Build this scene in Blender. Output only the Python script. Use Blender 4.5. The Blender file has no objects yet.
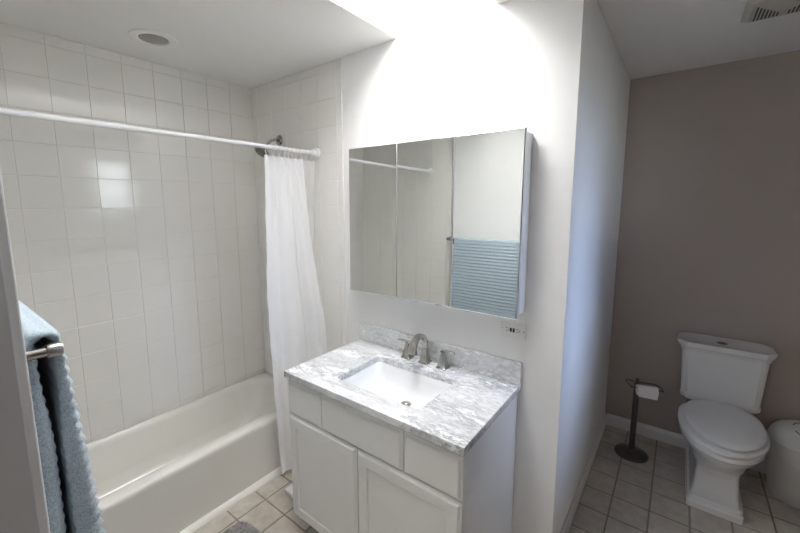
import bpy, bmesh, math, random
from math import sin, cos, pi, radians
from mathutils import Vector, Matrix
random.seed(7)
SC = bpy.context.scene
COL = SC.collection

# ------------------------------------------------------------ camera
YAW, PIT, ROL, FPX = 0.6698, 0.1324, 0.0068, 376.85
cam_d = bpy.data.cameras.new('camera'); cam = bpy.data.objects.new('camera', cam_d); COL.objects.link(cam)
fw = Vector((-sin(YAW)*cos(PIT), cos(YAW)*cos(PIT), -sin(PIT)))
rt = fw.cross(Vector((0, 0, 1))).normalized(); dn = fw.cross(rt)
r2 = cos(ROL)*rt + sin(ROL)*dn; d2 = -sin(ROL)*rt + cos(ROL)*dn
m = Matrix((r2, -d2, -fw)).transposed().to_4x4(); m.translation = Vector((0, -1.6, 1.631))
cam.matrix_world = m
cam_d.sensor_width = 36; cam_d.lens = 36*FPX/800
cam_d.shift_x = 0.0221; cam_d.shift_y = -0.0145
cam_d.clip_start = 0.02
SC.camera = cam

# ------------------------------------------------------------ world, light, exposure
W = bpy.data.worlds.new('daylight'); SC.world = W; W.use_nodes = True
wn = W.node_tree; wn.nodes.clear()
bg = wn.nodes.new('ShaderNodeBackground'); wo = wn.nodes.new('ShaderNodeOutputWorld')
bg.inputs[0].default_value = (0.62, 0.78, 1.0, 1); bg.inputs[1].default_value = 8.0
wn.links.new(bg.outputs[0], wo.inputs[0])
# hazy sky: bright towards the horizon, blue above, dull ground
wt = wn.nodes.new('ShaderNodeTexCoord'); wx = wn.nodes.new('ShaderNodeSeparateXYZ'); wr = wn.nodes.new('ShaderNodeValToRGB')
wm = wn.nodes.new('ShaderNodeMapRange'); wm.inputs['From Min'].default_value = -1; wm.inputs['From Max'].default_value = 1
wn.links.new(wt.outputs['Generated'], wx.inputs[0]); wn.links.new(wx.outputs['Z'], wm.inputs['Value']); wn.links.new(wm.outputs['Result'], wr.inputs['Fac'])
cr = wr.color_ramp; cr.elements[0].position = .46; cr.elements[0].color = (.10, .11, .10, 1)
cr.elements[1].position = .60; cr.elements[1].color = (.16, .24, .40, 1)
for p_, c_ in ((.50, (.9, .95, 1, 1)), (.555, (.9, .95, 1, 1))):
    e_ = cr.elements.new(p_); e_.color = c_
wn.links.new(wr.outputs['Color'], bg.inputs[0])

def area(name, loc, target, sx, sy, power, col):
    l = bpy.data.lights.new(name, 'AREA'); l.shape = 'RECTANGLE'; l.size = sx; l.size_y = sy
    l.energy = power; l.color = col
    o = bpy.data.objects.new(name, l); COL.objects.link(o); o.location = loc
    o.rotation_euler = (Vector(target)-Vector(loc)).to_track_quat('-Z', 'Y').to_euler()
    return o
SKYLIGHT_W = 15.5
area('sky_beyond_window', (4.0, 0.30, 3.9), (1.35, 0.25, 1.95), 1.2, 3.0, 300, (0.50, 0.64, 1.0))
area('hall_fill', (-1.5, -2.2, 2.38), (-1.5, -2.2, 0), 0.5, 0.5, 10, (1.0, 0.94, 0.88))  # unseen fill light added in the hall to brighten the room
vs = SC.view_settings
vs.view_transform = 'Standard'; vs.look = 'None'; vs.gamma = 1; vs.use_curve_mapping = False
vs.exposure = 0.66
SC.cycles.max_bounces = 14; SC.cycles.diffuse_bounces = 8; SC.cycles.glossy_bounces = 6
SC.cycles.transparent_max_bounces = 12
SC.cycles.sample_clamp_indirect = 6
SC.cycles.caustics_reflective = False
SC.cycles.use_denoising = True

# ------------------------------------------------------------ dimensions
XL, XR, YB, H = -2.423, -0.336, 1.486, 2.441
YN = -1.516; XE = 1.35; YH = -2.8
DX0, DX1 = -0.815, 0.10

# ------------------------------------------------------------ materials
def nt(name):
    m = bpy.data.materials.new(name); m.use_nodes = True; t = m.node_tree
    return m, t, t.nodes['Principled BSDF']
def mat(name, col, rough=0.5, metal=0.0, spec=0.5, noise=0.0, nscale=8.0, bump=0.0, bscale=60.0, coat=0.0):
    m, t, b = nt(name)
    b.inputs['Base Color'].default_value = (*col, 1)
    b.inputs['Roughness'].default_value = rough; b.inputs['Metallic'].default_value = metal
    b.inputs['Specular IOR Level'].default_value = spec
    b.inputs['Coat Weight'].default_value = coat; b.inputs['Coat Roughness'].default_value = 0.05
    tc = t.nodes.new('ShaderNodeTexCoord')
    n = t.nodes.new('ShaderNodeTexNoise'); n.inputs['Scale'].default_value = nscale; n.inputs['Detail'].default_value = 5
    t.links.new(tc.outputs['Object'], n.inputs['Vector'])
    r = t.nodes.new('ShaderNodeMapRange'); r.inputs['From Min'].default_value = .3; r.inputs['From Max'].default_value = .7
    r.inputs['To Min'].default_value = 1-noise; r.inputs['To Max'].default_value = 1+noise*.5
    t.links.new(n.outputs['Fac'], r.inputs['Value'])
    v = t.nodes.new('ShaderNodeVectorMath'); v.operation = 'SCALE'; v.inputs[0].default_value = col
    t.links.new(r.outputs['Result'], v.inputs['Scale']); t.links.new(v.outputs['Vector'], b.inputs['Base Color'])
    if bump > 0:
        n2 = t.nodes.new('ShaderNodeTexNoise'); n2.inputs['Scale'].default_value = bscale; n2.inputs['Detail'].default_value = 3
        t.links.new(tc.outputs['Object'], n2.inputs['Vector'])
        bp = t.nodes.new('ShaderNodeBump'); bp.inputs['Strength'].default_value = bump; bp.inputs['Distance'].default_value = .01
        t.links.new(n2.outputs['Fac'], bp.inputs['Height']); t.links.new(bp.outputs['Normal'], b.inputs['Normal'])
    return m

M = {}
M['paint'] = mat('white_wall_paint', (.83, .83, .83), .6, noise=.01, bump=.05, bscale=150)
M['ceil'] = mat('ceiling_paint', (.82, .82, .81), .7, noise=.01, bump=.05, bscale=150)
M['taupe'] = mat('taupe_paint', (.44, .385, .352), .6, noise=.015, nscale=3, bump=.06, bscale=150)
M['trim'] = mat('trim_paint', (.80, .80, .80), .35, noise=.01)
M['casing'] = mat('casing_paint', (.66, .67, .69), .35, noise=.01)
M['jamb'] = mat('jamb_grey', (.47, .48, .50), .45, noise=.01)  # darker grey than the casing and the other trim
M['tile'] = mat('glazed_wall_tile', (.80, .79, .765), .12, noise=.015, nscale=2.5, bump=.03, bscale=14)
M['grout'] = mat('wall_grout', (.76, .745, .715), .8, noise=.04, nscale=20)
M['fgrout'] = mat('floor_grout', (.31, .26, .21), .85, noise=.12, nscale=25)
M['tub'] = mat('tub_enamel', (.79, .775, .735), .16, noise=.01, nscale=3, coat=.4)
M['porcelain'] = mat('white_porcelain', (.80, .81, .82), .12, noise=.008, coat=.5)
M['plastic'] = mat('white_plastic', (.78, .78, .78), .35, noise=.01)
M['ivory'] = mat('ivory_plastic', (.79, .79, .77), .35, noise=.01)
M['bin'] = mat('grey_white_plastic', (.66, .66, .65), .45, noise=.01)
M['cabinet'] = mat('painted_cabinet', (.76, .76, .75), .35, noise=.01, nscale=5)
M['dark'] = mat('dark_gap', (.02, .02, .02), .6)
M['nickel'] = mat('brushed_nickel', (.42, .405, .39), .27, 1.0, noise=.05, nscale=40)
M['chrome'] = mat('chrome', (.42, .42, .43), .12, 1.0, noise=.02)
M['bronze'] = mat('dark_pewter', (.18, .165, .15), .28, 1.0, noise=.15, nscale=30)
M['mirror'] = mat('mirror_glass', (.82, .835, .82), .005, 1.0)
M['paper'] = mat('toilet_paper', (.86, .86, .87), .9, noise=.02, nscale=40, bump=.1, bscale=200)
M['lens'] = mat('grey_lens', (.30, .29, .28), .5, noise=.05, nscale=60)
M['louver'] = mat('vent_cover', (.52, .51, .46), .5, noise=.02)
M['rugm'] = mat('grey_shag', (.52, .51, .50), .95, noise=.35, nscale=60)
M['rodm'] = mat('white_enamelled_rod', (.80, .81, .83), .3, noise=.01)

def floor_tile():
    m, t, b = nt('floor_tile_ceramic')
    tc = t.nodes.new('ShaderNodeTexCoord')
    n = t.nodes.new('ShaderNodeTexNoise'); n.inputs['Scale'].default_value = 14; n.inputs['Detail'].default_value = 8; n.inputs['Roughness'].default_value = .65
    g = t.nodes.new('ShaderNodeTexNoise'); g.inputs['Scale'].default_value = 3.1
    c = t.nodes.new('ShaderNodeValToRGB')
    c.color_ramp.elements[0].position = .3; c.color_ramp.elements[0].color = (.40, .36, .315, 1)
    c.color_ramp.elements[1].position = .62; c.color_ramp.elements[1].color = (.62, .575, .515, 1)
    mx = t.nodes.new('ShaderNodeMath'); mx.operation = 'MULTIPLY_ADD'; mx.inputs[1].default_value = .35
    t.links.new(tc.outputs['Object'], n.inputs['Vector']); t.links.new(tc.outputs['Object'], g.inputs['Vector'])
    t.links.new(g.outputs['Fac'], mx.inputs[0])
    m2 = t.nodes.new('ShaderNodeMath'); m2.operation = 'MULTIPLY'; m2.inputs[1].default_value = .65
    t.links.new(n.outputs['Fac'], m2.inputs[0]); t.links.new(m2.outputs[0], mx.inputs[2])
    t.links.new(mx.outputs[0], c.inputs['Fac']); t.links.new(c.outputs['Color'], b.inputs['Base Color'])
    b.inputs['Roughness'].default_value = .38
    bp = t.nodes.new('ShaderNodeBump'); bp.inputs['Strength'].default_value = .12; bp.inputs['Distance'].default_value = .004
    t.links.new(n.outputs['Fac'], bp.inputs['Height']); t.links.new(bp.outputs['Normal'], b.inputs['Normal'])
    return m
M['ftile'] = floor_tile()

def marble():
    m, t, b = nt('grey_veined_marble')
    N, L = t.nodes.new, t.links.new
    tc = N('ShaderNodeTexCoord'); mp = N('ShaderNodeMapping'); mp.inputs['Rotation'].default_value = (.5, .65, .80); mp.inputs['Scale'].default_value = (1, 2.6, 1.8)
    L(tc.outputs['Object'], mp.inputs['Vector'])
    def nz(sc, det, ro, di):
        n = N('ShaderNodeTexNoise'); n.inputs['Scale'].default_value = sc; n.inputs['Detail'].default_value = det; n.inputs['Roughness'].default_value = ro; n.inputs['Distortion'].default_value = di
        L(mp.outputs[0], n.inputs['Vector']); return n
    def rng_(v, a, c, lo, hi):
        d = N('ShaderNodeMapRange'); d.inputs['From Min'].default_value = a; d.inputs['From Max'].default_value = c; d.inputs['To Min'].default_value = lo; d.inputs['To Max'].default_value = hi
        L(v, d.inputs['Value']); return d.outputs['Result']
    def vein(n, wdt, k):
        a = N('ShaderNodeMath'); a.operation = 'SUBTRACT'; a.inputs[1].default_value = .5; L(n.outputs['Fac'], a.inputs[0])
        c = N('ShaderNodeMath'); c.operation = 'ABSOLUTE'; L(a.outputs[0], c.inputs[0])
        return rng_(c.outputs[0], 0, wdt, k, 0)
    na, nb_, nc, nd = nz(4.0, 10, .68, .35), nz(9, 10, .72, .5), nz(38, 6, .7, .2), nz(2.2, 3, .5, .2)
    patch = rng_(nd.outputs['Fac'], .38, .62, .25, 1.0)
    base = N('ShaderNodeMix'); base.data_type = 'RGBA'; base.inputs['A'].default_value = (.55, .56, .575, 1); base.inputs['B'].default_value = (.86, .865, .88, 1)
    L(rng_(na.outputs['Fac'], .36, .60, 0, 1), base.inputs['Factor'])
    cur_ = base.outputs['Result']
    for f_, dk in ((vein(nb_, .04, .80), (.22, .23, .25)), (vein(na, .04, .85), (.25, .26, .28)), (rng_(nc.outputs['Fac'], .50, .64, 0, .60), (.27, .28, .30))):
        mu = N('ShaderNodeMath'); mu.operation = 'MULTIPLY'; L(f_, mu.inputs[0]); L(patch, mu.inputs[1])
        x = N('ShaderNodeMix'); x.data_type = 'RGBA'; x.inputs['B'].default_value = (*dk, 1)
        L(mu.outputs[0], x.inputs['Factor']); L(cur_, x.inputs['A']); cur_ = x.outputs['Result']
    L(cur_, b.inputs['Base Color']); b.inputs['Roughness'].default_value = .2
    return m
M['marble'] = marble()

def cloth(name, col, tr, alpha=1.0, bump=.15, scale=500):
    m, t, b = nt(name)
    b.inputs['Base Color'].default_value = (*col, 1); b.inputs['Roughness'].default_value = .75
    tl = t.nodes.new('ShaderNodeBsdfTranslucent'); tl.inputs[0].default_value = (*col, 1)
    mx = t.nodes.new('ShaderNodeMixShader'); mx.inputs[0].default_value = tr
    out = t.nodes['Material Output']
    t.links.new(b.outputs[0], mx.inputs[1]); t.links.new(tl.outputs[0], mx.inputs[2])
    last = mx
    if alpha < 1:
        tp = t.nodes.new('ShaderNodeBsdfTransparent'); m3 = t.nodes.new('ShaderNodeMixShader'); m3.inputs[0].default_value = alpha
        t.links.new(tp.outputs[0], m3.inputs[1]); t.links.new(mx.outputs[0], m3.inputs[2]); last = m3
    t.links.new(last.outputs[0], out.inputs['Surface'])
    tc = t.nodes.new('ShaderNodeTexCoord'); n = t.nodes.new('ShaderNodeTexNoise'); n.inputs['Scale'].default_value = scale
    t.links.new(tc.outputs['Object'], n.inputs['Vector'])
    bp = t.nodes.new('ShaderNodeBump'); bp.inputs['Strength'].default_value = bump; bp.inputs['Distance'].default_value = .002
    t.links.new(n.outputs['Fac'], bp.inputs['Height']); t.links.new(bp.outputs['Normal'], b.inputs['Normal'])
    return m
M['curtain'] = cloth('white_curtain_cloth', (.90, .90, .92), .25)
M['liner'] = cloth('clear_liner', (.86, .86, .86), .4, .80, .05, 60)

def towel_mat():
    m, t, b = nt('blue_grey_terry')
    tc = t.nodes.new('ShaderNodeTexCoord')
    n = t.nodes.new('ShaderNodeTexNoise'); n.inputs['Scale'].default_value = 260; n.inputs['Detail'].default_value = 3
    t.links.new(tc.outputs['Object'], n.inputs['Vector'])
    c = t.nodes.new('ShaderNodeValToRGB'); c.color_ramp.elements[0].position = .33; c.color_ramp.elements[0].color = (.29, .37, .435, 1)
    c.color_ramp.elements[1].position = .65; c.color_ramp.elements[1].color = (.46, .545, .61, 1)
    t.links.new(n.outputs['Fac'], c.inputs['Fac']); t.links.new(c.outputs['Color'], b.inputs['Base Color'])
    b.inputs['Roughness'].default_value = .95; b.inputs['Sheen Weight'].default_value = .3
    bp = t.nodes.new('ShaderNodeBump'); bp.inputs['Strength'].default_value = .45; bp.inputs['Distance'].default_value = .003
    t.links.new(n.outputs['Fac'], bp.inputs['Height']); t.links.new(bp.outputs['Normal'], b.inputs['Normal'])
    return m
M['towel'] = towel_mat()

def emit(name, col, s):
    m = bpy.data.materials.new(name); m.use_nodes = True; t = m.node_tree; t.nodes.clear()
    e = t.nodes.new('ShaderNodeEmission'); o = t.nodes.new('ShaderNodeOutputMaterial')
    e.inputs[0].default_value = (*col, 1); e.inputs[1].default_value = s; t.links.new(e.outputs[0], o.inputs[0]); return m
M['skyglow'] = emit('skylight_daylight', (1.0, .992, .975), SKYLIGHT_W)

def glass_pane():
    m = bpy.data.materials.new('window_glass'); m.use_nodes = True; t = m.node_tree; t.nodes.clear()
    g = t.nodes.new('ShaderNodeBsdfGlossy'); g.inputs['Roughness'].default_value = .02
    tr = t.nodes.new('ShaderNodeBsdfTransparent'); tr.inputs[0].default_value = (.95, .97, .97, 1)
    f = t.nodes.new('ShaderNodeFresnel'); x = t.nodes.new('ShaderNodeMixShader'); o = t.nodes.new('ShaderNodeOutputMaterial')
    t.links.new(f.outputs[0], x.inputs[0]); t.links.new(tr.outputs[0], x.inputs[1]); t.links.new(g.outputs[0], x.inputs[2]); t.links.new(x.outputs[0], o.inputs[0])
    return m
M['glass'] = glass_pane()

# ------------------------------------------------------------ mesh helpers
ORG = {}
def thing(name, loc, label, cat, group=None):
    o = bpy.data.objects.new(name, None); o.empty_display_size = .05; COL.objects.link(o); o.location = loc
    o['label'] = label; o['category'] = cat
    if group: o['group'] = group
    ORG[o] = Vector(loc)
    return o
def obj(name, bm, mt, parent=None, smooth=False, label=None, base=None, mods=None):
    """link bm (in world coordinates) as one mesh object"""
    org = ORG[parent] if parent else Vector(base if base else (0, 0, 0))
    bmesh.ops.recalc_face_normals(bm, faces=bm.faces) if not getattr(bm, '_keep', False) else None
    bmesh.ops.translate(bm, verts=bm.verts, vec=-org)
    me = bpy.data.meshes.new(name); bm.to_mesh(me); bm.free()
    for x in (mt if isinstance(mt, (list, tuple)) else [mt]): me.materials.append(M[x])
    o = bpy.data.objects.new(name, me); COL.objects.link(o)
    if parent: o.parent = parent
    else: o.location = org
    ORG[o] = org
    if smooth:
        for p in me.polygons: p.use_smooth = True
        if smooth != 'all':
            md = None
            me.set_sharp_from_angle(angle=radians(smooth if isinstance(smooth, (int, float)) and smooth is not True else 40))
    if label: o['label'] = label
    return o
def tag(o, label, cat, group=None):
    o['label'] = label; o['category'] = cat
    if group: o['group'] = group
    return o
def struct(name, bm, mt, parent=None, smooth=False):
    o = obj(name, bm, mt, parent, smooth)
    o['kind'] = 'structure'
    return o
def NB(): return bmesh.new()
def box(bm, x0, x1, y0, y1, z0, z1, bev=0, seg=2):
    vs = [bm.verts.new(p) for p in ((x0,y0,z0),(x1,y0,z0),(x1,y1,z0),(x0,y1,z0),(x0,y0,z1),(x1,y0,z1),(x1,y1,z1),(x0,y1,z1))]
    fs = [bm.faces.new([vs[i] for i in q]) for q in ((3,2,1,0),(4,5,6,7),(0,1,5,4),(1,2,6,5),(2,3,7,6),(3,0,4,7))]
    if bev:
        es = list({e for f in fs for e in f.edges})
        bmesh.ops.bevel(bm, geom=es, offset=bev, segments=seg, affect='EDGES', profile=.5)
    return vs
def loft(bm, rings, cap0=True, cap1=True, closed=True):
    R = [[bm.verts.new(p) for p in r] for r in rings]
    n = len(R[0])
    for a, b in zip(R, R[1:]):
        for i in range(n if closed else n-1):
            j = (i+1) % n
            bm.faces.new((a[i], a[j], b[j], b[i]))
    if cap0: bm.faces.new(R[0][::-1])
    if cap1: bm.faces.new(R[-1])
    return R
def circ(c, r, n, axis='z', ry=None):
    ry = r if ry is None else ry
    o = []
    for i in range(n):
        a = 2*pi*i/n; u, v = r*cos(a), ry*sin(a)
        o.append({'z': (c[0]+u, c[1]+v, c[2]), 'y': (c[0]+u, c[1], c[2]+v), 'x': (c[0], c[1]+u, c[2]+v)}[axis])
    return o
def lathe(bm, c, prof, n=40, axis='z', cap0=True, cap1=True):
    """prof: list of (radius, offset along axis)"""
    rr = []
    for r, h in prof:
        cc = list(c); cc['xyz'.index(axis)] += h
        rr.append(circ(cc, r, n, axis))
    return loft(bm, rr, cap0, cap1)
def tube(bm, pts, rad, n=12, cap=True):
    pts = [Vector(p) for p in pts]; rs = rad if isinstance(rad, (list, tuple)) else [rad]*len(pts)
    rings = []; up = None
    for i, p in enumerate(pts):
        t = (pts[min(i+1, len(pts)-1)]-pts[max(i-1, 0)]).normalized()
        if up is None:
            up = t.cross(Vector((0, 0, 1)) if abs(t.z) < .9 else Vector((1, 0, 0))).normalized()
        up = (up - t*up.dot(t)).normalized(); w = t.cross(up)
        rings.append([tuple(p+(up*cos(2*pi*k/n)+w*sin(2*pi*k/n))*rs[i]) for k in range(n)])
    loft(bm, rings, cap, cap)
def rrect(cx, cy, hx, hy, r, z, n=6):
    o = []
    for sx, sy, a0 in ((1, 1, 0), (-1, 1, 90), (-1, -1, 180), (1, -1, 270)):
        for k in range(n+1):
            a = radians(a0+90*k/n)
            o.append((cx+sx*(hx-r)+r*cos(a), cy+sy*(hy-r)+r*sin(a), z))
    return o
def torus(bm, c, R, r, axis='y', n=28, k=8, tilt=0):
    rings = []
    for i in range(n):
        a = 2*pi*i/n
        ring = []
        for j in range(k):
            b = 2*pi*j/k; q = R+r*cos(b); h = r*sin(b)
            p = Vector((q*cos(a), h, q*sin(a))) if axis == 'y' else Vector((q*cos(a), q*sin(a), h))
            if tilt: p = Matrix.Rotation(tilt, 3, 'Z') @ p
            ring.append(bm.verts.new(p+Vector(c)))
        rings.append(ring)
    for i in range(n):
        A, B = rings[i], rings[(i+1) % n]
        for j in range(k): bm.faces.new((A[j], A[(j+1) % k], B[(j+1) % k], B[j]))

# ------------------------------------------------------------ STRUCTURE
T = .10
b = NB(); box(b, XL-T, XE+T, YH-T, YB+T, -.08, -.002); floor = struct('floor', b, 'fgrout')

def tiles(bm, P, u, v, nrm, us, vs, gap, thick, bev, tilt=0.0, skip=None):
    """raised, slightly uneven tiles between grid lines; P origin, u v axes, nrm outward"""
    P, u, v, nrm = map(Vector, (P, u, v, nrm))
    for a0, a1 in zip(us, us[1:]):
        for c0, c1 in zip(vs, vs[1:]):
            if skip and skip((a0+a1)/2, (c0+c1)/2): continue
            if a1-a0 < gap*3 or c1-c0 < gap*3: continue
            g = gap/2; tu, tv = random.gauss(0, tilt), random.gauss(0, tilt)
            cu, cv = (a0+a1)/2, (c0+c1)/2
            def pt(x, y, h, tl=True):
                hh = h + ((x-cu)*tu+(y-cv)*tv if tl else 0)
                return P+u*x+v*y+nrm*hh
            lo = [pt(x, y, 0, False) for x, y in ((a0+g, c0+g), (a1-g, c0+g), (a1-g, c1-g), (a0+g, c1-g))]
            md = [pt(x, y, thick-bev*.6) for x, y in ((a0+g, c0+g), (a1-g, c0+g), (a1-g, c1-g), (a0+g, c1-g))]
            q = g+bev
            hi = [pt(x, y, thick) for x, y in ((a0+q, c0+q), (a1-q, c0+q), (a1-q, c1-q), (a0+q, c1-q))]
            R = [[bm.verts.new(p) for p in s] for s in (lo, md, hi)]
            for A, B in zip(R, R[1:]):
                for i in range(4): bm.faces.new((A[i], A[(i+1) % 4], B[(i+1) % 4], B[i]))
            bm.faces.new(R[2])
def clipl(lines, a, b):
    return [a]+[x for x in sorted(lines) if a+.012 < x < b-.012]+[b]

fx = clipl([-.016+.169*k for k in range(-16, 10)], XL, XE)
fy = clipl([.530+.174*k for k in range(-20, 7)], YH, YB)
b = NB()
def fskip(x, y):
    return (x < XR-.1 and y > .08) or (x < -1.95 and y > YN+.1)
tiles(b, (0, 0, -.004), (1, 0, 0), (0, 1, 0), (0, 0, 1), fx, fy, .0085, .004, .0012, .002, fskip)
struct('floor_tiles', b, 'ftile', floor)

# ceiling with the skylight opening
SX0, SX1, SY0, SY1 = -1.166, -.66, -1.15, 0.0
b = NB()
box(b, XL-T, SX0, YH-T, YB+T, H, H+T); box(b, SX1, XE+T, YH-T, YB+T, H, H+T)
box(b, SX0, SX1, YH-T, SY0, H, H+T); box(b, SX0, SX1, SY1+T, YB+T, H, H+T)
ceiling = struct('ceiling', b, 'ceil')
SH = 2.79
b = NB()
box(b, SX0-.05, SX0, SY0-.05, SY1+.05, H+T, SH); box(b, SX1, SX1+.05, SY0-.05, SY1+.05, H+T, SH)
box(b, SX0, SX1, SY0-.05, SY0, H+T, SH); box(b, SX0, SX1, SY1, SY1+.05, H+T, SH)
struct('trim_1', b, 'paint')     # skylight shaft
b = NB(); box(b, SX0-.05, SX1+.05, SY0-.05, SY1+.05, SH, SH+.02)
struct('window_1', b, 'skyglow')  # skylight diffuser

b = NB(); box(b, XL-T, XL, YN-T, T, 0, H); wl = struct('wall_left', b, 'grout')
b = NB(); box(b, XL, XR, 0, T, 0, H+T); wv = struct('wall_center', b, 'paint')
b = NB(); box(b, XR-T, XR, T, YB, 0, H); struct('wall_partition', b, 'paint')
b = NB(); box(b, XR-T, XE+T, YB, YB+T, 0, H); struct('wall_back', b, 'taupe')
WY0, WY1, WZ0, WZ1 = .03, .48, 1.58, 2.32
b = NB()
box(b, XE, XE+T, YH-T, WY0, 0, H); box(b, XE, XE+T, WY1, YB, 0, H)
box(b, XE, XE+T, WY0, WY1, 0, WZ0); box(b, XE, XE+T, WY0, WY1, WZ1, H)
struct('wall_right', b, 'taupe')
b = NB()
for y0, y1, z0, z1 in ((WY0-.06, WY0, WZ0-.06, WZ1+.06), (WY1, WY1+.06, WZ0-.06, WZ1+.06), (WY0, WY1, WZ1, WZ1+.06), (WY0, WY1, WZ0-.06, WZ0)):
    box(b, XE-.015, XE, y0, y1, z0, z1)
win = struct('window_2', b, 'trim')
b = NB(); box(b, XE+.05, XE+.056, WY0, WY1, WZ0, WZ1); struct('window_pane', b, 'glass', win)
# near wall (doorway the picture was taken from) and the hall behind
b = NB()
box(b, XL, DX0-.012, YN-.12, YN, 0, H); box(b, DX1+.012, XE, YN-.12, YN, 0, H); box(b, DX0-.012, DX1+.012, YN-.12, YN, 2.05, H)
wn_ = struct('wall_near', b, 'paint')
b = NB()
box(b, XL-T, XE, YH-T, YH, 0, H); box(b, XL-T, XL, YH, YN-.12, 0, H)
struct('wall_hall', b, 'paint')
b = NB()
box(b, DX0-.07, DX0-.005, YN, YN+.016, 0, 2.055, .003); box(b, DX0-.07, DX1+.07, YN, YN+.016, 2.055, 2.12, .003); box(b, DX1+.005, DX1+.07, YN, YN+.016, 0, 2.055, .003)
struct('trim_2', b, 'casing')
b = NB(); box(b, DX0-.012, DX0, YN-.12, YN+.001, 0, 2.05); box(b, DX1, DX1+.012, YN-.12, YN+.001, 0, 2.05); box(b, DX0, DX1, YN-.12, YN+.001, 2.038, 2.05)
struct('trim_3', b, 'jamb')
# wall tiles in the tub alcove
zl = clipl([.702+.1535*k for k in range(-5, 14)], .30, H-.002)
b = NB(); tiles(b, (XL, 0, 0), (0, 1, 0), (0, 0, 1), (1, 0, 0), clipl([-.015-.155*k for k in range(1, 12)], YN, 0), zl, .0020, .0032, .0014, .0045)
struct('wall_tiles', b, 'tile', wl)
b = NB()
TE = -1.547
xs = clipl([TE-.043-.153*k for k in range(0, 8)], XL+.006, TE)
tiles(b, (0, 0, 0), (1, 0, 0), (0, 0, 1), (0, -1, 0), xs, zl, .0022, .005, .0018, .002)
box(b, XL+.006, TE-.002, -.0012, 0, .30, H-.002)
struct('wall_tiles', b, 'tile', wv)
b = NB()
tiles(b, (0, YN, 0), (1, 0, 0), (0, 0, 1), (0, 1, 0), xs, zl, .0016, .003, .0010, .0012)
box(b, XL+.006, TE-.002, YN, YN+.0012, .30, H-.002)
struct('wall_tiles', b, 'tile', wn_)
# baseboards
def base_prof(u0, u1, axis, at, sgn):
    b = NB()
    pr = [(0, 0), (.013, 0), (.013, .062), (.009, .074), (.005, .085), (0, .085)]
    r = []
    for u in (u0, u1):
        r.append([(u, at+sgn*d, z) if axis == 'x' else (at+sgn*d, u, z) for d, z in pr])
    loft(b, r)
    return b
struct('baseboard_partition', base_prof(.0, YB, 'y', XR, 1), 'trim')
struct('baseboard_back', base_prof(XR+.013, XE, 'x', YB, -1), 'trim')
struct('baseboard_center', base_prof(-.49, XR+.013, 'x', 0, -1), 'trim')
struct('baseboard_right', base_prof(YN, YB-.013, 'y', XE, -1), 'trim')

# ------------------------------------------------------------ BATHTUB
tx0, tx1, ty0, ty1, tz = XL+.007, -1.821, YN+.009, -.009, .372
tb = thing('bathtub', ((tx0+tx1)/2, (ty0+ty1)/2, 0), 'off-white built-in bathtub along the tiled wall behind the shower curtain', 'bathtub')
b = NB()
cx, cy = (tx0+tx1)/2, (ty0+ty1)/2; hx, hy = (tx1-tx0)/2, (ty1-ty0)/2
ix0, ix1, iy0, iy1 = tx0+.035, tx1-.080, ty0+.09, ty1-.075
icx, icy, ihx, ihy = (ix0+ix1)/2, (iy0+iy1)/2, (ix1-ix0)/2, (iy1-iy0)/2
rg = [rrect(cx, cy, hx-.012, hy, .004, 0, 8), rrect(cx, cy, hx-.012, hy, .004, .05, 8), rrect(cx, cy, hx-.004, hy, .004, .30, 8), rrect(cx, cy, hx-.001, hy, .006, tz-.03, 8),
      rrect(cx, cy, hx, hy, .008, tz-.014, 8), rrect(cx, cy, hx-.004, hy-.001, .008, tz-.004, 8), rrect(cx, cy, hx-.013, hy-.004, .008, tz, 8),
      rrect(icx, icy, ihx+.008, ihy+.012, .12, tz, 8), rrect(icx, icy, ihx, ihy, .12, tz-.006, 8),
      rrect(icx, icy, ihx-.012, ihy-.018, .12, tz-.03, 8), rrect(icx, icy-.02, ihx-.045, ihy-.07, .12, .17, 8), rrect(icx, icy-.03, ihx-.065, ihy-.11, .11, .11, 8),
      rrect(icx, icy-.03, ihx-.10, ihy-.16, .09, .085, 8), rrect(icx, icy-.03, ihx-.14, ihy-.22, .06, .08, 8)]
loft(b, rg, True, True)
obj('tub_body', b, 'tub', tb, smooth=50)
b = NB()  # skirt moulding at the foot of the tub
pr = [(tx1-.012, 0), (tx1+.020, 0), (tx1+.019, .010), (tx1+.010, .020), (tx1-.002, .027), (tx1-.012, .029)]
loft(b, [[(x, y, z) for x, z in pr] for y in (ty0, -.012)])
obj('base_moulding', b, 'tub', tb)
b = NB(); lathe(b, (icx-.0, icy+.52, .0785), [(.001, .006), (.026, .006), (.030, .003), (.030, 0)], 28); obj('drain', b, 'chrome', tb, 30, 'chrome drain')

# ------------------------------------------------------------ SHOWER ROD, CURTAIN, LINER, SHOWER HEAD
rx, rz = -1.758, 1.941
rod = thing('shower_rod', (rx, -.75, rz), 'white tension shower curtain rod spanning the tub alcove', 'shower rod')
b = NB(); tube(b, [(rx, YN+.02, rz), (rx, -.985, rz)], .0122, 20); tube(b, [(rx, -.986, rz), (rx, -.02, rz)], .0106, 20)
obj('rod_tube', b, 'rodm', rod, 40)
for ye, s in ((-.009, -1), (YN+.009, 1)):
    b = NB(); lathe(b, (rx, ye, rz), [(.030, 0), (.031, s*.006), (.029, s*.012), (.020, s*.018), (.018, s*.045), (.0135, s*.05)], 28, 'y')
    obj('end_flange', b, 'rodm', rod, 35)
RY = [-.345, -.306, -.268, -.236, -.210, -.182, -.156]
cu = thing('shower_curtain', (rx, -.25, 1.95), 'white cloth shower curtain bunched beside the mirror end of the rod', 'shower curtain')
for i, y in enumerate(RY):
    b = NB(); torus(b, (rx, y, 1.9245), .030, .0022, 'y', 26, 6, random.uniform(-.45, .45)); obj('ring', b, 'plastic', cu, 'all')
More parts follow.
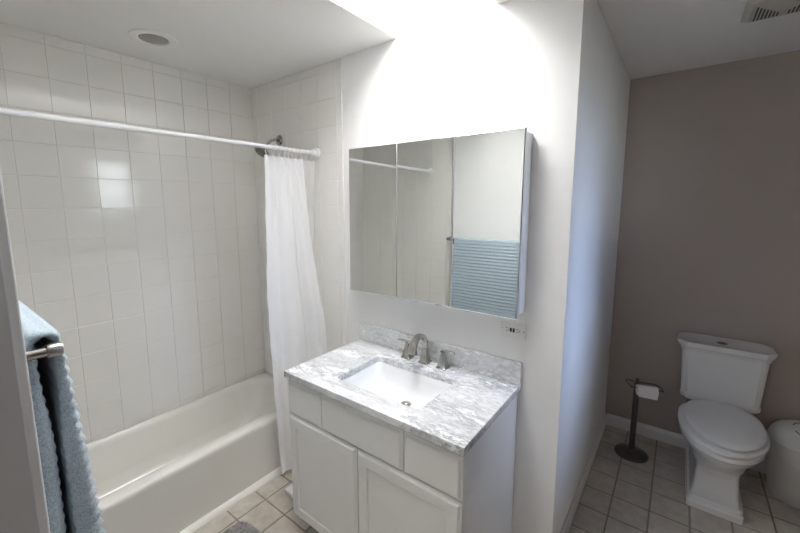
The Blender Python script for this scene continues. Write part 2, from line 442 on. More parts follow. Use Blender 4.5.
def sheet(bm, ns, ntt, f):
    g = [[bm.verts.new(f(i/ns, j/ntt)) for i in range(ns+1)] for j in range(ntt+1)]
    for j in range(ntt):
        for i in range(ns): bm.faces.new((g[j][i], g[j][i+1], g[j+1][i+1], g[j+1][i]))
def ss(a, b, x):
    t = max(0, min(1, (x-a)/(b-a))); return t*t*(3-2*t)
def lerp_tab(tab, z):
    for (z0, v0), (z1, v1) in zip(tab, tab[1:]):
        if z <= z0 and z >= z1: return v0+(v1-v0)*(z0-z)/(z0-z1)
    return tab[-1][1]
LE = [(1.93, -.383), (1.6, -.398), (1.11, -.418), (.8, -.412), (.5, -.400), (.04, -.372)]
RE = [(1.93, -.132), (1.6, -.112), (1.2, -.075), (.9, -.042), (.04, -.025)]
XC = [(1.93, -1.758), (1.3, -1.752), (.6, -1.745), (.04, -1.752)]
XR_ = [(1.93, -1.758), (1.3, -1.72), (.6, -1.665), (.04, -1.64)]
def cur(s, t):
    z = 1.898-t*1.856
    if t > .99: z += .004*sin(s*30)
    sag = .006*(1-abs(cos(pi*s*6)))*(1-ss(0, .08, t)); z -= sag
    a, c = lerp_tab(LE, z), lerp_tab(RE, z)
    k = ss(0, .25, t)
    sw = s + .03*sin(2*pi*2.1*s+.6)*k*sin(pi*s)
    y = a+(c-a)*sw
    x = lerp_tab(XC, z)*(1-s)+lerp_tab(XR_, z)*s
    amp = .016+.016*ss(.05, .9, t)
    f = sin(2*pi*(5.2*s)+.5+.9*sin(2.2*t+1.5*s))*(1-.78*k)+.8*k*sin(2*pi*(1.2*s+1.3*s*s)+2.1+1.0*t)
    x += amp*f*.8 + .0022*sin(z*19+s*9)*k + .0015*sin(z*43-s*21)
    # packaging creases of the new cloth
    for zc in (1.43, 1.02, .62):
        x += .0030*math.exp(-((z-zc)/.008)**2)
    return (max(x, -1.803), min(y, -.014), z)
b = NB(); sheet(b, 150, 130, cur)
obj('curtain_cloth', b, 'curtain', cu, 'all')
ln = thing('shower_liner', (rx, -.08, 1.95), 'thin translucent shower liner hanging between the cloth curtain and the wall', 'shower liner')
for y in (-.112, -.080):
    b = NB(); torus(b, (rx, y, 1.9245), .030, .0022, 'y', 26, 6, random.uniform(-.3, .3)); obj('ring', b, 'plastic', ln, 'all')
def lin(s, t):
    z = 1.893-t*1.60
    y = -.128+.110*s
    y += 0
    x = -1.774-.026*ss(0, .3, t)+.004*sin(2*pi*2.2*s+1+t*2) + .0015*sin(z*31+s*4)
    return (x, min(y, -.013), z)
b = NB(); sheet(b, 50, 60, lin); obj('liner_sheet', b, 'liner', ln, 'all')

sh = thing('wall_mounted_shower', (-2.12, -.007, 2.05), 'chrome shower head on a bent arm above the curtain rod', 'shower head')
b = NB(); lathe(b, (-2.12, -.007, 2.055), [(.034, 0), (.034, -.004), (.026, -.011), (.012, -.014)], 30, 'y'); obj('wall_flange', b, 'chrome', sh, 35)
b = NB(); tube(b, [(-2.12, -.007, 2.055), (-2.12, -.04, 2.056), (-2.12, -.075, 2.045), (-2.12, -.105, 2.02), (-2.12, -.125, 1.995)], .0095, 14); obj('arm', b, 'chrome', sh, 50)
b = NB()
A = Vector((-2.12, -.122, 2.003)); D = Vector((.1, -.60, -.78)).normalized(); U = Vector((1, 0, 0)); V = D.cross(U)
pr = [(.012, 0), (.014, .010), (.022, .018), (.042, .032), (.049, .040), (.049, .050), (.045, .053)]
loft(b, [[tuple(A+D*h+(U*cos(2*pi*k/28)+V*sin(2*pi*k/28))*r) for k in range(28)] for r, h in pr]); obj('spray_head', b, 'chrome', sh, 35)
b = NB()
A2 = A+D*.0545
loft(b, [[tuple(A2+D*h+(U*cos(2*pi*k/28)+V*sin(2*pi*k/28))*r) for k in range(28)] for r, h in ((.041, -.002), (.041, .0015), (.038, .0025))])
b2 = NB()
for ring_r, cnt in ((.030, 16), (.018, 9)):
    for k in range(cnt):
        a = 2*pi*k/cnt; c0 = A2+(U*cos(a)+V*sin(a))*ring_r
        tube(b2, [c0+D*.002, c0+D*.005], .0022, 6)
face_ = obj('spray_face', b, 'bronze', sh, 35, 'dark nozzle face')
obj('nozzles', b2, 'nickel', face_, 35)

# ------------------------------------------------------------ MIRROR CABINET
mx0, mx1, mz0, mz1, my = -1.412, -.490, 1.165, 1.923, -.096
mc = thing('mirror_cabinet', ((mx0+mx1)/2, 0, mz0), 'wide three-door mirrored medicine cabinet above the vanity', 'medicine cabinet')
b = NB(); box(b, mx0+.004, mx1-.003, my+.017, 0, mz0+.014, mz1-.014, .002); obj('cabinet_body', b, 'trim', mc)
def mdoor(x0, x1, ang, tip=-.5):
    b = NB()
    e = .004
    lo = [(x0, z0) for z0 in (0,)]
    def rect(i, y): return [(x0+i, y, mz0+i), (x1-i, y, mz0+i), (x1-i, y, mz1-i), (x0+i, y, mz1-i)]
    R = loft(b, [rect(0, my+.015), rect(0, my+.0025), rect(e, my)])
    b.faces.ensure_lookup_table()
    for f in b.faces:
        c = f.calc_center_median()
        f.material_index = 0 if c.y < my+.002 else 1
    piv = Vector((ang[1], my+.015, 0))
    bmesh.ops.rotate(b, verts=b.verts, cent=piv, matrix=Matrix.Rotation(radians(ang[0]), 3, 'Z'))
    bmesh.ops.rotate(b, verts=b.verts, cent=Vector((0, my, mz1)), matrix=Matrix.Rotation(radians(tip), 3, 'X'))
    obj('mirror_door', b, ['mirror', 'trim'], mc)
mdoor(mx0+.004, -1.1035, (1.6, -1.1035)); mdoor(-1.0985, -.7965, (0.1, -1.098)); mdoor(-.791, mx1, (-0.2, mx1), -.95)

# ------------------------------------------------------------ VANITY
vx0, vx1, vf = -1.424, -.508, -.527
va = thing('vanity_cabinet', ((vx0+vx1)/2, -.26, 0), 'white painted vanity cabinet standing under the marble counter', 'vanity cabinet')
b = NB(); 
for q_ in ((vx0, vx0+.018, vf, -.002, .085, .819), (vx1-.018, vx1, vf, -.002, .085, .819), (vx0+.018, vx1-.018, vf, vf+.018, .085, .819), (vx0+.018, vx1-.018, -.012, -.002, .085, .819), (vx0+.018, vx1-.018, vf+.018, -.012, .085, .103)): box(b, *q_)
box(b, vx0+.015, vx1, vf+.065, -.002, 0, .085)
obj('cabinet_body', b, 'cabinet', va)
def rp(name, x0, x1, z0, z1, rings, lab=None):
    b = NB()
    loft(b, [[(x0+i, y, z0+i), (x1-i, y, z0+i), (x1-i, y, z1-i), (x0+i, y, z1-i)] for i, y in rings])
    return obj(name, b, 'cabinet', va, label=lab)
dr = [(0, vf), (0, vf-.007), (.0025, vf-.0095), (.006, vf-.0105), (.013, vf-.0172), (.016, vf-.018)]
rp('drawer_front', vx0-.004, -1.2005, .634, .800, dr); rp('drawer_front', -1.1955, -.7505, .634, .800, dr, 'wide false drawer front'); rp('drawer_front', -.7455, vx1+.002, .634, .800, dr)
dd = dr+[(.054, vf-.018), (.056, vf-.0175), (.060, vf-.0125), (.062, vf-.012)]
rp('cabinet_door', vx0-.004, -.9855, .088, .629, dd); rp('cabinet_door', -.9805, vx1+.002, .088, .629, dd)

# countertop with sink cut-out
cx0, cx1, cyf, cz = -1.429, -.494, -.557, .850
hx0, hx1, hy0, hy1 = -1.185, -.735, -.455, -.140
hcx, hcy, hhx, hhy = (hx0+hx1)/2, (hy0+hy1)/2, (hx1-hx0)/2, (hy1-hy0)/2
b = NB()
def loopv(pts):
    v = [b.verts.new(p) for p in pts]; e = [b.edges.new((v[i], v[(i+1) % len(v)])) for i in range(len(v))]; return v, e
orr = [(cx0, cyf), (cx1, cyf), (cx1, -.001), (cx0, -.001)]
ins = .002
lays = []
for z, i in ((cz-.030, 0), (cz-ins, 0), (cz, ins)):
    lays.append(([(cx0+i, cyf+i, z), (cx1-i, cyf+i, z), (cx1-i, -.001, z), (cx0+i, -.001, z)], rrect(hcx, hcy, hhx+(i if z == cz else 0), hhy+(i if z == cz else 0), .028, z)))
VO = []; VI = []
for k, (o_, i_) in enumerate(lays):
    v, e = loopv(o_); w, f = loopv(i_); VO.append(v); VI.append(w)
    if k != 1: bmesh.ops.triangle_fill(b, use_beauty=True, edges=e+f)
for V_ in (VO, VI):
    for A_, B_ in zip(V_, V_[1:]):
        n = len(A_)
        for i in range(n): b.faces.new((A_[i], A_[(i+1) % n], B_[(i+1) % n], B_[i]))
tag(obj('vanity_countertop', b, 'marble', base=((cx0+cx1)/2, -.28, cz-.03)), 'grey-veined white marble countertop lying on the white vanity cabinet', 'countertop')
b = NB(); box(b, cx0, cx1, -.020, -.001, cz+.0005, cz+.100, .0015)
tag(obj('backsplash', b, 'marble', base=((cx0+cx1)/2, -.01, cz)), 'low grey marble backsplash strip standing along the wall behind the faucet', 'backsplash')
sk = thing('undermount_sink', (hcx, hcy, cz-.16), 'rectangular white undermount sink set below the marble counter', 'sink')
b = NB()
Z = cz-.0305
loft(b, [rrect(hcx, hcy, hhx-.07, hhy-.06, .05, .690), rrect(hcx, hcy, hhx-.01, hhy-.01, .06, .715), rrect(hcx, hcy, hhx+.010, hhy+.010, .04, Z-.02), rrect(hcx, hcy, hhx+.022, hhy+.022, .04, Z-.010), rrect(hcx, hcy, hhx+.022, hhy+.022, .04, Z),
         rrect(hcx, hcy, hhx+.003, hhy+.003, .032, Z), rrect(hcx, hcy, hhx-.001, hhy-.001, .03, Z-.004), rrect(hcx, hcy, hhx-.006, hhy-.005, .035, .790), rrect(hcx, hcy, hhx-.018, hhy-.015, .045, .745), rrect(hcx, hcy, hhx-.035, hhy-.028, .055, .722), rrect(hcx, hcy, hhx-.06, hhy-.05, .06, .710),
         rrect(hcx-.01, hcy+.01, hhx-.12, hhy-.09, .05, .705), rrect(hcx+.015, hcy+.05, .035, .035, .034, .7015)], True, True)
obj('sink_basin', b, 'porcelain', sk, 60)
dcx, dcy = -.945, -.235
b = NB(); lathe(b, (dcx, dcy, .703), [(.024, 0), (.024, .004), (.021, .006), (.016, .004)], 28); obj('drain', b, 'nickel', sk, 30, 'nickel drain ring')
b = NB(); lathe(b, (dcx, dcy, .706), [(.0145, 0), (.0145, .006), (.010, .009), (.004, .010)], 24); obj('drain_stopper', b, 'nickel', sk, 30)

# faucet, widespread
fa = thing('faucet', (-.951, -.065, cz), 'brushed nickel widespread faucet with arched spout behind the sink', 'faucet')
def sq(c, h, z, hy_=None):
    hy_ = h if hy_ is None else hy_
    return rrect(c[0], c[1], h, hy_, h*.12, z, 2)
def ped(b, c, s, ztop, ht):
    loft(b, [sq(c, s, cz), sq(c, s, cz+.006), sq(c, s*.90, cz+.009), sq(c, s*.78, cz+.014), sq(c, s*.55, cz+ztop*.6), sq(c, ht, cz+ztop)])
sp = (-.951, -.062)
b = NB(); ped(b, sp, .026, .075, .0125)
# arched spout: rectangular section sweep in the y-z plane
path = []
R_ = .056; zt_ = cz+.075
path.append((sp[1], zt_-.004)); path.append((sp[1], zt_+.010))
for k in range(0, 17):
    a = radians(0+170*k/16); path.append((sp[1]-R_+R_*cos(a), zt_+.018+R_*sin(a)))
last = path[-1]; path.append((last[0]-.004, last[1]-.024))
rings = []
for i, (y, z) in enumerate(path):
    p0 = path[max(i-1, 0)]; p1 = path[min(i+1, len(path)-1)]
    ty, tz_ = p1[0]-p0[0], p1[1]-p0[1]; l = math.hypot(ty, tz_); ny, nz = -tz_/l, ty/l
    f = i/(len(path)-1); w = .0120+.009*f; th = .0110
    if i == len(path)-1: w, th = .0235, .016
    rg_ = []
    for (a_, c_) in ((1, .5), (.6, 1), (-.6, 1), (-1, .5), (-1, -.5), (-.6, -1), (.6, -1), (1, -.5)):
        rg_.append((sp[0]+a_*w, y+ny*c_*th, z+nz*c_*th))
    rings.append(rg_)
loft(b, rings); obj('spout', b, 'nickel', fa, 35)
b = NB(); tube(b, [(sp[0], sp[1]+.004, zt_+.0), (sp[0], sp[1]+.022, zt_+.0), (sp[0], sp[1]+.024, zt_+.03)], [.003, .003, .004], 8); obj('lift_rod', b, 'nickel', fa, 40)
for hxp, s in ((-1.052, -1), (-.847, 1)):
    c = (hxp, -.066)
    b = NB(); ped(b, c, .026, .080, .0070)
    hdl = obj('handle', b, 'nickel', fa, 35)
    b = NB()
    zz = cz+.080
    loft(b, [[(hxp+s*u, c[1]+v*w, zz+z_+q*.0035) for v, q in ((1, 0), (.7, 1), (-.7, 1), (-1, 0), (-.7, -1), (.7, -1))] for u, z_, w in ((-.014, .000, .009), (.0, .006, .0105), (.03, .008, .009), (.055, .007, .008), (.060, .003, .0075))])
    obj('lever', b, 'nickel', hdl, 35)

# outlet
ot = thing('wall_outlet', (-.541, 0, 1.086), 'small ivory electrical outlet plate mounted sideways under the mirrored cabinet', 'outlet')
b = NB(); loft(b, [[(-.541+sx*hx_, y, 1.086+sz*hz_) for sx, sz in ((-1, -1), (1, -1), (1, 1), (-1, 1))] for hx_, hz_, y in ((.057, .035, 0), (.057, .035, -.003), (.054, .032, -.006))]); obj('cover_plate', b, 'ivory', ot)
b = NB(); box(b, -.541-.033, -.541+.033, -.0085, -.006, 1.086-.0165, 1.086+.0165, .001); rcp = obj('receptacle', b, 'plastic', ot)
for dx in (-.0235, .0235):
    b = NB()
    box(b, -.541+dx-.006, -.541+dx+.004, -.0092, -.0084, 1.086+.005, 1.086+.0068); box(b, -.541+dx-.005, -.541+dx+.004, -.0092, -.0084, 1.086-.0068, 1.086-.005)
    tube(b, [(-.541+dx+.0075, -.0084, 1.086), (-.541+dx+.0075, -.0092, 1.086)], .0022, 8)
    obj('socket_slots', b, 'dark', rcp)
for dx in (-.0062, .0062):
    b = NB(); box(b, -.541+dx-.0045, -.541+dx+.0045, -.0100, -.0084, 1.086-.009, 1.086+.009, .0005); obj('test_button', b, 'dark', rcp, label='small black button')
for dx in (-.048, .048):
    b = NB(); lathe(b, (-.541+dx, -.006, 1.086), [(.0028, 0), (.0026, -.001)], 10, 'y'); obj('screw', b, 'nickel', ot)

# ------------------------------------------------------------ TOWEL AND TOWEL BAR
by, bz = YN+.056, 1.362
tbx0, tbx1 = -1.535, -.915
tw = thing('towel_bar', ((tbx0+tbx1)/2, YN, bz), 'brushed nickel towel bar on the wall beside the door frame', 'towel bar')
b = NB(); tube(b, [(tbx0-.006, by, bz), (tbx1+.006, by, bz)], .0085, 16); obj('bar', b, 'nickel', tw, 40)
for x in (tbx0, tbx1):
    b = NB(); lathe(b, (x, YN, bz), [(.024, 0), (.024, .006), (.010, .010), (.009, .055), (.0135, .056), (.0140, .074), (.012, .078)], 24, 'y'); obj('post', b, 'nickel', tw, 35)
b = NB()
def towel_path():
    pts = []
    # back layer from the bottom up, over the bar, front layer down
    for k in range(0, 90): pts.append((by-.018-.002*(1-k/89), .70+(bz-.70)*k/89, -1))
    for k in range(1, 16):
        a = radians(180-180*k/16); pts.append((by+.020*cos(a), bz+.004+.022*sin(a), 0))
    for k in range(0, 96):
        f = k/95; pts.append((by+.018+.033*f**.85, bz-(bz-.66)*f, 1))
    return pts
tp = towel_path()
ns = 60; tx_0, tx_1 = -1.485, -.932
def tnorm(i):
    a = tp[max(i-1, 0)]; c = tp[min(i+1, len(tp)-1)]; ty, tz_ = c[0]-a[0], c[1]-a[1]; l = math.hypot(ty, tz_) or 1
    return -tz_/l*-1, ty/l*-1 if False else ty/l
arc = [0]
for i in range(1, len(tp)): arc.append(arc[-1]+math.hypot(tp[i][0]-tp[i-1][0], tp[i][1]-tp[i-1][1]))
def off(i, d):
    a = tp[max(i-1, 0)]; c = tp[min(i+1, len(tp)-1)]; ty, tz_ = c[0]-a[0], c[1]-a[1]; l = math.hypot(ty, tz_)
    return tp[i][0]-tz_/l*d, tp[i][1]+ty/l*d    # d>0: outward (left of travel)
outer, inner = [], []
for i in range(len(tp)):
    rib = .0072*(.5+.5*cos(2*pi*arc[i]/.0255))**.8
    side = tp[i][2]
    f = max(0, (bz-tp[i][1])/.7)
    th = .006+(.010*ss(0, .6, f) if side == 1 else .006*ss(0, .5, f) if side == -1 else 0)
    outer.append(off(i, th+rib)); inner.append(off(i, -.004-.5*rib-(.011*ss(.04, .3, f)+(.014*ss(.2, 1, f) if side == 1 else 0))))
rings = []
for j in range(ns+1):
    s = j/ns; x = tx_0+(tx_1-tx_0)*s
    e = min(s, 1-s)*(tx_1-tx_0); rd = math.sqrt(max(0, 1-((.012-min(e, .012))/.012)**2)) if e < .012 else 1
    ring = []
    for i, (o_, n_) in enumerate(zip(outer, inner)):
        f = max(0, (bz-tp[i][1])/.7); wv_ = (.006*sin(9*s*2+1.2)+.004*sin(23*s+i*.01))*f
        flare = .012*(s-.5)*f if tp[i][2] == 1 else 0
        mid = ((o_[0]+n_[0])/2, (o_[1]+n_[1])/2)
        q = (mid[0]+(o_[0]-mid[0])*(.35+.65*rd)+max(wv_, -.005) if tp[i][2] == 1 else mid[0]+(o_[0]-mid[0])*(.35+.65*rd), mid[1]+(o_[1]-mid[1])*(.35+.65*rd))
        ex_ = (1-rd)*(.5+.5*cos(2*pi*arc[i]/.0255))*.004*(-1 if s < .5 else 1)
        ring.append((x+flare+ex_, q[0], q[1]))
    for i in range(len(tp)-1, -1, -1):
        o_, n_ = outer[i], inner[i]
        f = max(0, (bz-tp[i][1])/.7); wv_ = (.006*sin(9*s*2+1.2)+.004*sin(23*s+i*.01))*f
        flare = .012*(s-.5)*f if tp[i][2] == 1 else 0
        mid = ((o_[0]+n_[0])/2, (o_[1]+n_[1])/2)
        q = mid[0]+(n_[0]-mid[0])*(.35+.65*rd)+(max(wv_, -.005) if tp[i][2] == 1 else 0), mid[1]+(n_[1]-mid[1])*(.35+.65*rd)
        ring.append((x+flare, q[0], q[1]))
    rings.append(ring)
R = loft(b, rings, False, False)
for Rr in (R[0], R[-1]):
    n = len(Rr)//2
    for i in range(n-1): b.faces.new((Rr[i], Rr[i+1], Rr[2*n-2-i], Rr[2*n-1-i]))
tag(obj('bath_towel', b, 'towel', base=(-1.21, by, .66), smooth='all'), 'ribbed blue-grey bath towel folded over the towel bar', 'towel')

# ------------------------------------------------------------ TOILET
to = thing('toilet', (.255, 1.18, 0), 'white two-piece toilet with closed lid against the taupe wall', 'toilet')
def chrect(cx, cy, hx, hy, c, z):
    return [(cx+hx, cy-hy+c, z), (cx+hx, cy+hy-c, z), (cx+hx-c, cy+hy, z), (cx-hx+c, cy+hy, z), (cx-hx, cy+hy-c, z), (cx-hx, cy-hy+c, z), (cx-hx+c, cy-hy, z), (cx+hx-c, cy-hy, z)]
TX = .252
def egg(cx, yf, yb, hw, z, n=48, ex=1.0, backflat=2.6):
    cyy = yf+(yb-yf)*.58; o = []
    for i in range(n):
        a = 2*pi*i/n; c, s = cos(a), sin(a)
        if s <= 0: x = hw*c; y = (cyy-yf)*s
        else:
            p = 2/backflat; x = hw*abs(c)**p*(1 if c >= 0 else -1); y = (yb-cyy)*abs(s)**p
        o.append((cx+x, cyy+y, z))
    return o
def pedr(hw, yf, yb, r, z, n=48):
    """rounded rectangle resampled so that it matches egg() point order"""
    cyy = (yf+yb)/2; o = []; hy = (yb-yf)/2
    for i in range(n):
        a = 2*pi*i/n; c, s = cos(a), sin(a); p = 2/r
        o.append((TX+hw*abs(c)**p*(1 if c >= 0 else -1), cyy+hy*abs(s)**p*(1 if s >= 0 else -1), z))
    return o
b = NB()
loft(b, [pedr(.119, .875, 1.44, 16, 0), pedr(.119, .875, 1.44, 16, .032), pedr(.115, .880, 1.435, 16, .038), pedr(.113, .882, 1.43, 16, .052), pedr(.103, .893, 1.42, 16, .062),
         pedr(.093, .900, 1.41, 14, .12), pedr(.089, .902, 1.40, 12, .19), pedr(.090, .895, 1.39, 8, .225), pedr(.102, .868, 1.37, 4.5, .255),
         pedr(.125, .815, 1.34, 2.8, .295), egg(TX, .765, 1.30, .150, .335), egg(TX, .732, 1.27, .168, .366), egg(TX, .716, 1.25, .175, .388), egg(TX, .712, 1.25, .178, .395), egg(TX, .706, 1.25, .180, .401), egg(TX, .706, 1.25, .180, .421), egg(TX, .712, 1.245, .176, .427)])
box(b, TX-.10, TX+.10, 1.16, 1.45, .30, .425, .012)
obj('bowl', b, 'porcelain', to, 32)
b = NB(); loft(b, [egg(TX, .708, 1.235, .178, .432), egg(TX, .700, 1.238, .183, .436), egg(TX, .700, 1.238, .183, .447), egg(TX, .706, 1.235, .179, .452)]); obj('seat', b, 'plastic', to, 40)
b = NB(); loft(b, [egg(TX+.007, .730, 1.235, .156, .4590), egg(TX+.007, .720, 1.24, .163, .4625), egg(TX+.007, .720, 1.24, .163, .4700), egg(TX+.007, .728, 1.235, .157, .4755), egg(TX+.007, .76, 1.20, .133, .4790), egg(TX, .85, 1.13, .08, .4815)]); obj('seat_cover', b, 'plastic', to, 40)
for s in (-1, 1):
    b = NB(); box(b, TX+s*.075-.018, TX+s*.075+.018, 1.240, 1.262, .425, .462, .006); obj('hinge', b, 'plastic', to)
tcy = 1.372; TK = .256
b = NB()
loft(b, [chrect(TK, tcy, .160, .085, .02, .430), chrect(TK, tcy, .178, .094, .022, .442), chrect(TK, tcy, .182, .097, .022, .466), chrect(TK, tcy, .178, .094, .022, .474), chrect(TK, tcy, .192, .100, .022, .748)])
bmesh.ops.bevel(b, geom=[e for e in b.edges if abs(e.verts[0].co.z-e.verts[1].co.z) > .1], offset=.008, segments=3, affect='EDGES')
obj('tank', b, 'porcelain', to, 35)
b = NB()
loft(b, [chrect(TK, tcy, .194, .101, .022, .744), chrect(TK, tcy, .197, .104, .024, .748), chrect(TK, tcy, .197, .104, .024, .758), chrect(TK, tcy-.001, .200, .107, .026, .762), chrect(TK, tcy-.001, .207, .1115, .034, .770), chrect(TK, tcy-.001, .216, .1125, .042, .784), chrect(TK, tcy-.001, .219, .1125, .044, .793), chrect(TK, tcy-.001, .217, .111, .044, .7965), chrect(TK, tcy-.001, .205, .100, .040, .7965), chrect(TK, tcy-.001, .200, .096, .040, .794)])
obj('tank_lid', b, 'porcelain', to, 22)
b = NB(); lathe(b, (.247, 1.345, .797), [(.025, 0), (.025, .003), (.022, .004)], 28); bt = obj('flush_button', b, 'chrome', to, 30, 'chrome flush button')
b = NB(); box(b, .246, .248, 1.322, 1.368, .8008, .8016); obj('button_split', b, 'dark', bt)
for s in (-1, 1):
    b = NB(); lathe(b, (TX+s*.098, 1.20, .034), [(.014, 0), (.014, .010), (.009, .018), (.003, .021)], 16); obj('bolt_cap', b, 'plastic', to, 40)
b = NB(); tube(b, [(.10, YB-.005, .16), (.10, 1.44, .16), (.10, 1.42, .20), (.12, 1.40, .36), (.13, 1.38, .43)], .006, 10); obj('supply_hose', b, 'nickel', to, 50)

# ------------------------------------------------------------ TOILET PAPER STAND
hc = (-.142, 1.195)
th_ = thing('paper_stand', (hc[0], hc[1], 0), 'dark pewter toilet paper stand with a round weighted foot', 'toilet paper holder')
b = NB(); lathe(b, (hc[0], hc[1], 0), [(.094, 0), (.095, .006), (.090, .013), (.070, .018), (.064, .022), (.050, .024), (.030, .028), (.020, .034), (.014, .044), (.010, .048)], 44); obj('weighted_base', b, 'bronze', th_, 30)
b = NB()
lathe(b, (hc[0], hc[1], 0), [(.017, .030), (.0165, .10), (.0165, .40), (.0155, .478), (.012, .484)], 28)
obj('pole', b, 'bronze', th_, 50)
b = NB(); lathe(b, (hc[0], hc[1], .480), [(.016, 0), (.016, .010), (.008, .014), (.006, .020), (.011, .027), (.011, .034), (.006, .040), (.001, .042)], 20); obj('finial', b, 'bronze', th_, 50)
b = NB()
rzl = .482; ry_ = hc[1]-.053
tube(b, [(hc[0], hc[1], .496), (hc[0]-.062, hc[1]+.01, .500), (hc[0]-.064, hc[1]-.005, .496), (hc[0]-.040, ry_, rzl), (hc[0]-.030, ry_, rzl), (hc[0]+.118, ry_, rzl), (hc[0]+.122, ry_, rzl), (hc[0]+.122, hc[1]-.02, .490), (hc[0]+.095, hc[1]+.0, .497), (hc[0], hc[1], .497)], .0035, 10)
lathe(b, (hc[0]-.038, ry_, rzl), [(.002, -.008), (.008, -.004), (.008, .004), (.004, .008)], 14, 'x'); lathe(b, (hc[0]+.122, ry_, rzl), [(.003, -.006), (.007, -.003), (.007, .003), (.002, .008)], 14, 'x')
RM = Matrix.Rotation(radians(16), 3, 'Z'); bmesh.ops.rotate(b, verts=b.verts, cent=(hc[0], hc[1], 0), matrix=RM)
obj('roll_arm', b, 'bronze', th_, 50)
b = NB()
x0, x1, rr, ri = hc[0]-.012, hc[0]+.096, .032, .017
rz2 = rzl-ri+.0045
loft(b, [circ((x0, ry_, rz2), ri, 36, 'x'), circ((x0, ry_, rz2), rr-.002, 36, 'x'), circ((x0+.002, ry_, rz2), rr, 36, 'x'), circ((x1-.002, ry_, rz2), rr, 36, 'x'), circ((x1, ry_, rz2), rr-.002, 36, 'x'), circ((x1, ry_, rz2), ri, 36, 'x'), circ((x0, ry_, rz2), ri, 36, 'x')], False, False)
bmesh.ops.remove_doubles(b, verts=b.verts, dist=1e-6)
# loose end of the paper
loft(b, [[(x0+.004, ry_-rr-.0006, rz2+.004), (x1-.004, ry_-rr-.0006, rz2+.004), (x1-.004, ry_-rr+.0006, rz2+.004), (x0+.004, ry_-rr+.0006, rz2+.004)],
         [(x0+.004, ry_-rr-.001, rz2-.030), (x1-.004, ry_-rr-.001, rz2-.036), (x1-.004, ry_-rr+.0002, rz2-.036), (x0+.004, ry_-rr+.0002, rz2-.030)]])
bmesh.ops.rotate(b, verts=b.verts, cent=(hc[0], hc[1], 0), matrix=RM)
tag(obj('toilet_paper_roll', b, 'paper', base=((x0+x1)/2, ry_, rz2-rr), smooth=40), 'white toilet paper roll hanging on the dark stand', 'toilet paper')

# ------------------------------------------------------------ BIN
bc = (.632, 1.322)
bn = thing('trash_bin', (bc[0], bc[1], 0), 'round pale grey plastic bin with domed lid to the right of the toilet', 'trash bin')
b = NB(); lathe(b, (bc[0], bc[1], 0), [(.122, 0), (.128, .006), (.137, .10), (.146, .25), (.150, .318), (.152, .321)], 56); obj('bin_body', b, 'bin', bn, 30)
b = NB(); lathe(b, (bc[0], bc[1], 0), [(.152, .322), (.154, .326), (.153, .334), (.146, .362), (.130, .386), (.102, .404), (.060, .414), (.015, .417)], 56); lid = obj('bin_lid', b, 'bin', bn, 30)
b = NB()
def dome(x, y):
    r = math.hypot(x, y); tab = [(0, .417), (.06, .414), (.102, .404), (.130, .386), (.146, .362), (.153, .334)]
    for (r0, z0), (r1, z1) in zip(tab, tab[1:]):
        if r <= r1: return z0+(z1-z0)*(r-r0)/(r1-r0)
    return .334
pts = []
for k in range(0, 25):
    a = radians(-160+320*k/24); x = .008+.075*cos(a); y = -.035+.085*sin(a)
    pts.append((bc[0]+x, bc[1]+y, dome(x, y)+.0005))
tube(b, pts, .0022, 6)
obj('flap_gap', b, 'dark', lid, label='dark curved gap around the swing flap')

# ------------------------------------------------------------ CEILING FIXTURES
lc = (-2.087, -.750)
lp = thing('recessed_light', (lc[0], lc[1], H), 'unlit round recessed ceiling light over the bathtub', 'ceiling light')
b = NB(); lathe(b, (lc[0], lc[1], H), [(.106, 0), (.105, -.004), (.098, -.0055), (.072, -.006), (.066, -.004), (.064, -.001)], 48, cap1=False, cap0=False); obj('trim_ring', b, 'ceil', lp, 40)
b = NB(); lathe(b, (lc[0], lc[1], H), [(.066, -.0008), (.064, -.002), (.02, -.0032), (.001, -.0034)], 40); obj('lens', b, 'lens', lp, 50, 'grey unlit lens')

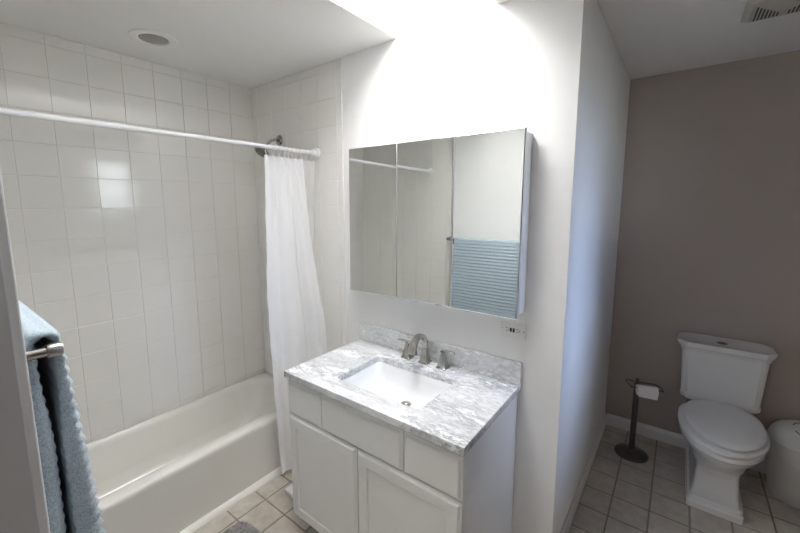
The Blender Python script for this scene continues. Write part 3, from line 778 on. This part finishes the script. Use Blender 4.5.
ve = thing('exhaust_vent', (.270, .722, H), 'cream plastic exhaust fan cover on the ceiling above the toilet', 'ceiling vent')
b = NB()
vx, vy, vh = .270, .722, .128
loft(b, [chrect(vx, vy, vh, vh, .012, H), chrect(vx, vy, vh, vh, .012, H-.006), chrect(vx, vy, vh-.022, vh-.022, .012, H-.017), chrect(vx, vy, .03, .03, .008, H-.0178)]); obj('vent_cover', b, 'louver', ve)
for bank in (-1, 1):
    for k in range(7):
        x = vx+bank*(.088-.0118*k)
        for sy in (1,):
            y1 = vy+sy*(.100-.001*k); y0 = vy-.055+sy*(.004+.0175*k)
            b = NB(); box(b, x-.0026, x+.0026, min(y0, y1), max(y0, y1), H-.0186, H-.0150)
            obj('air_slot', b, 'dark', ve)
# ------------------------------------------------------------ SMALL FLOOR THINGS
b = NB()
box(b, -1.640, -1.43, -.435, -.165, .022, .048, .006); s1 = None
sc_ = thing('bathroom_scale', (-1.535, -.30, 0), 'low white scale on the floor between tub and vanity', 'scale')
obj('platform', b, 'plastic', sc_, 40)
b = NB(); box(b, -1.625, -1.445, -.418, -.18, .006, .022); obj('underside', b, 'dark', sc_, label='dark recessed underside')
for fxx in (-1.61, -1.46):
    for fyy in (-.40, -.20):
        b = NB(); lathe(b, (fxx, fyy, 0), [(.010, 0), (.010, .006)], 14); obj('foot', b, 'dark', sc_)

# shaggy bath mat: only its rounded corner shows at the bottom edge of the picture
b = NB()
MX, MY, MHX, MHY, MR = -1.440, -.985, .235, .320, .06
loft(b, [rrect(MX, MY, MHX-.006, MHY-.006, MR, 0, 8), rrect(MX, MY, MHX-.004, MHY-.004, MR, .008, 8), rrect(MX, MY, MHX-.014, MHY-.014, MR-.01, .014, 8)])
rng = random.Random(3)
for k in range(15000):
    x = MX+rng.uniform(-MHX, MHX); y = MY+rng.uniform(-MHY, MHY)
    dx = max(0, abs(x-MX)-MHX+MR); dy = max(0, abs(y-MY)-MHY+MR)
    if math.hypot(dx, dy) > MR-.004: continue
    h = rng.uniform(.010, .020); a = rng.uniform(0, 2*pi); w = .0034; lx, ly = rng.uniform(-.010, .010), rng.uniform(-.010, .010)
    p = Vector((x, y, .010)); u = Vector((cos(a), sin(a), 0))*w; v = Vector((-sin(a), cos(a), 0))*w
    q = p+Vector((lx, ly, h))
    A_ = [b.verts.new(c) for c in (p+u, p+v, p-u)]; t_ = b.verts.new(q)
    for i in range(3): b.faces.new((A_[i], A_[(i+1) % 3], t_))
tag(obj('bath_mat', b, 'rugm', base=(MX, MY, 0)), 'shaggy grey bath mat on the floor tiles beside the tub', 'bath mat')
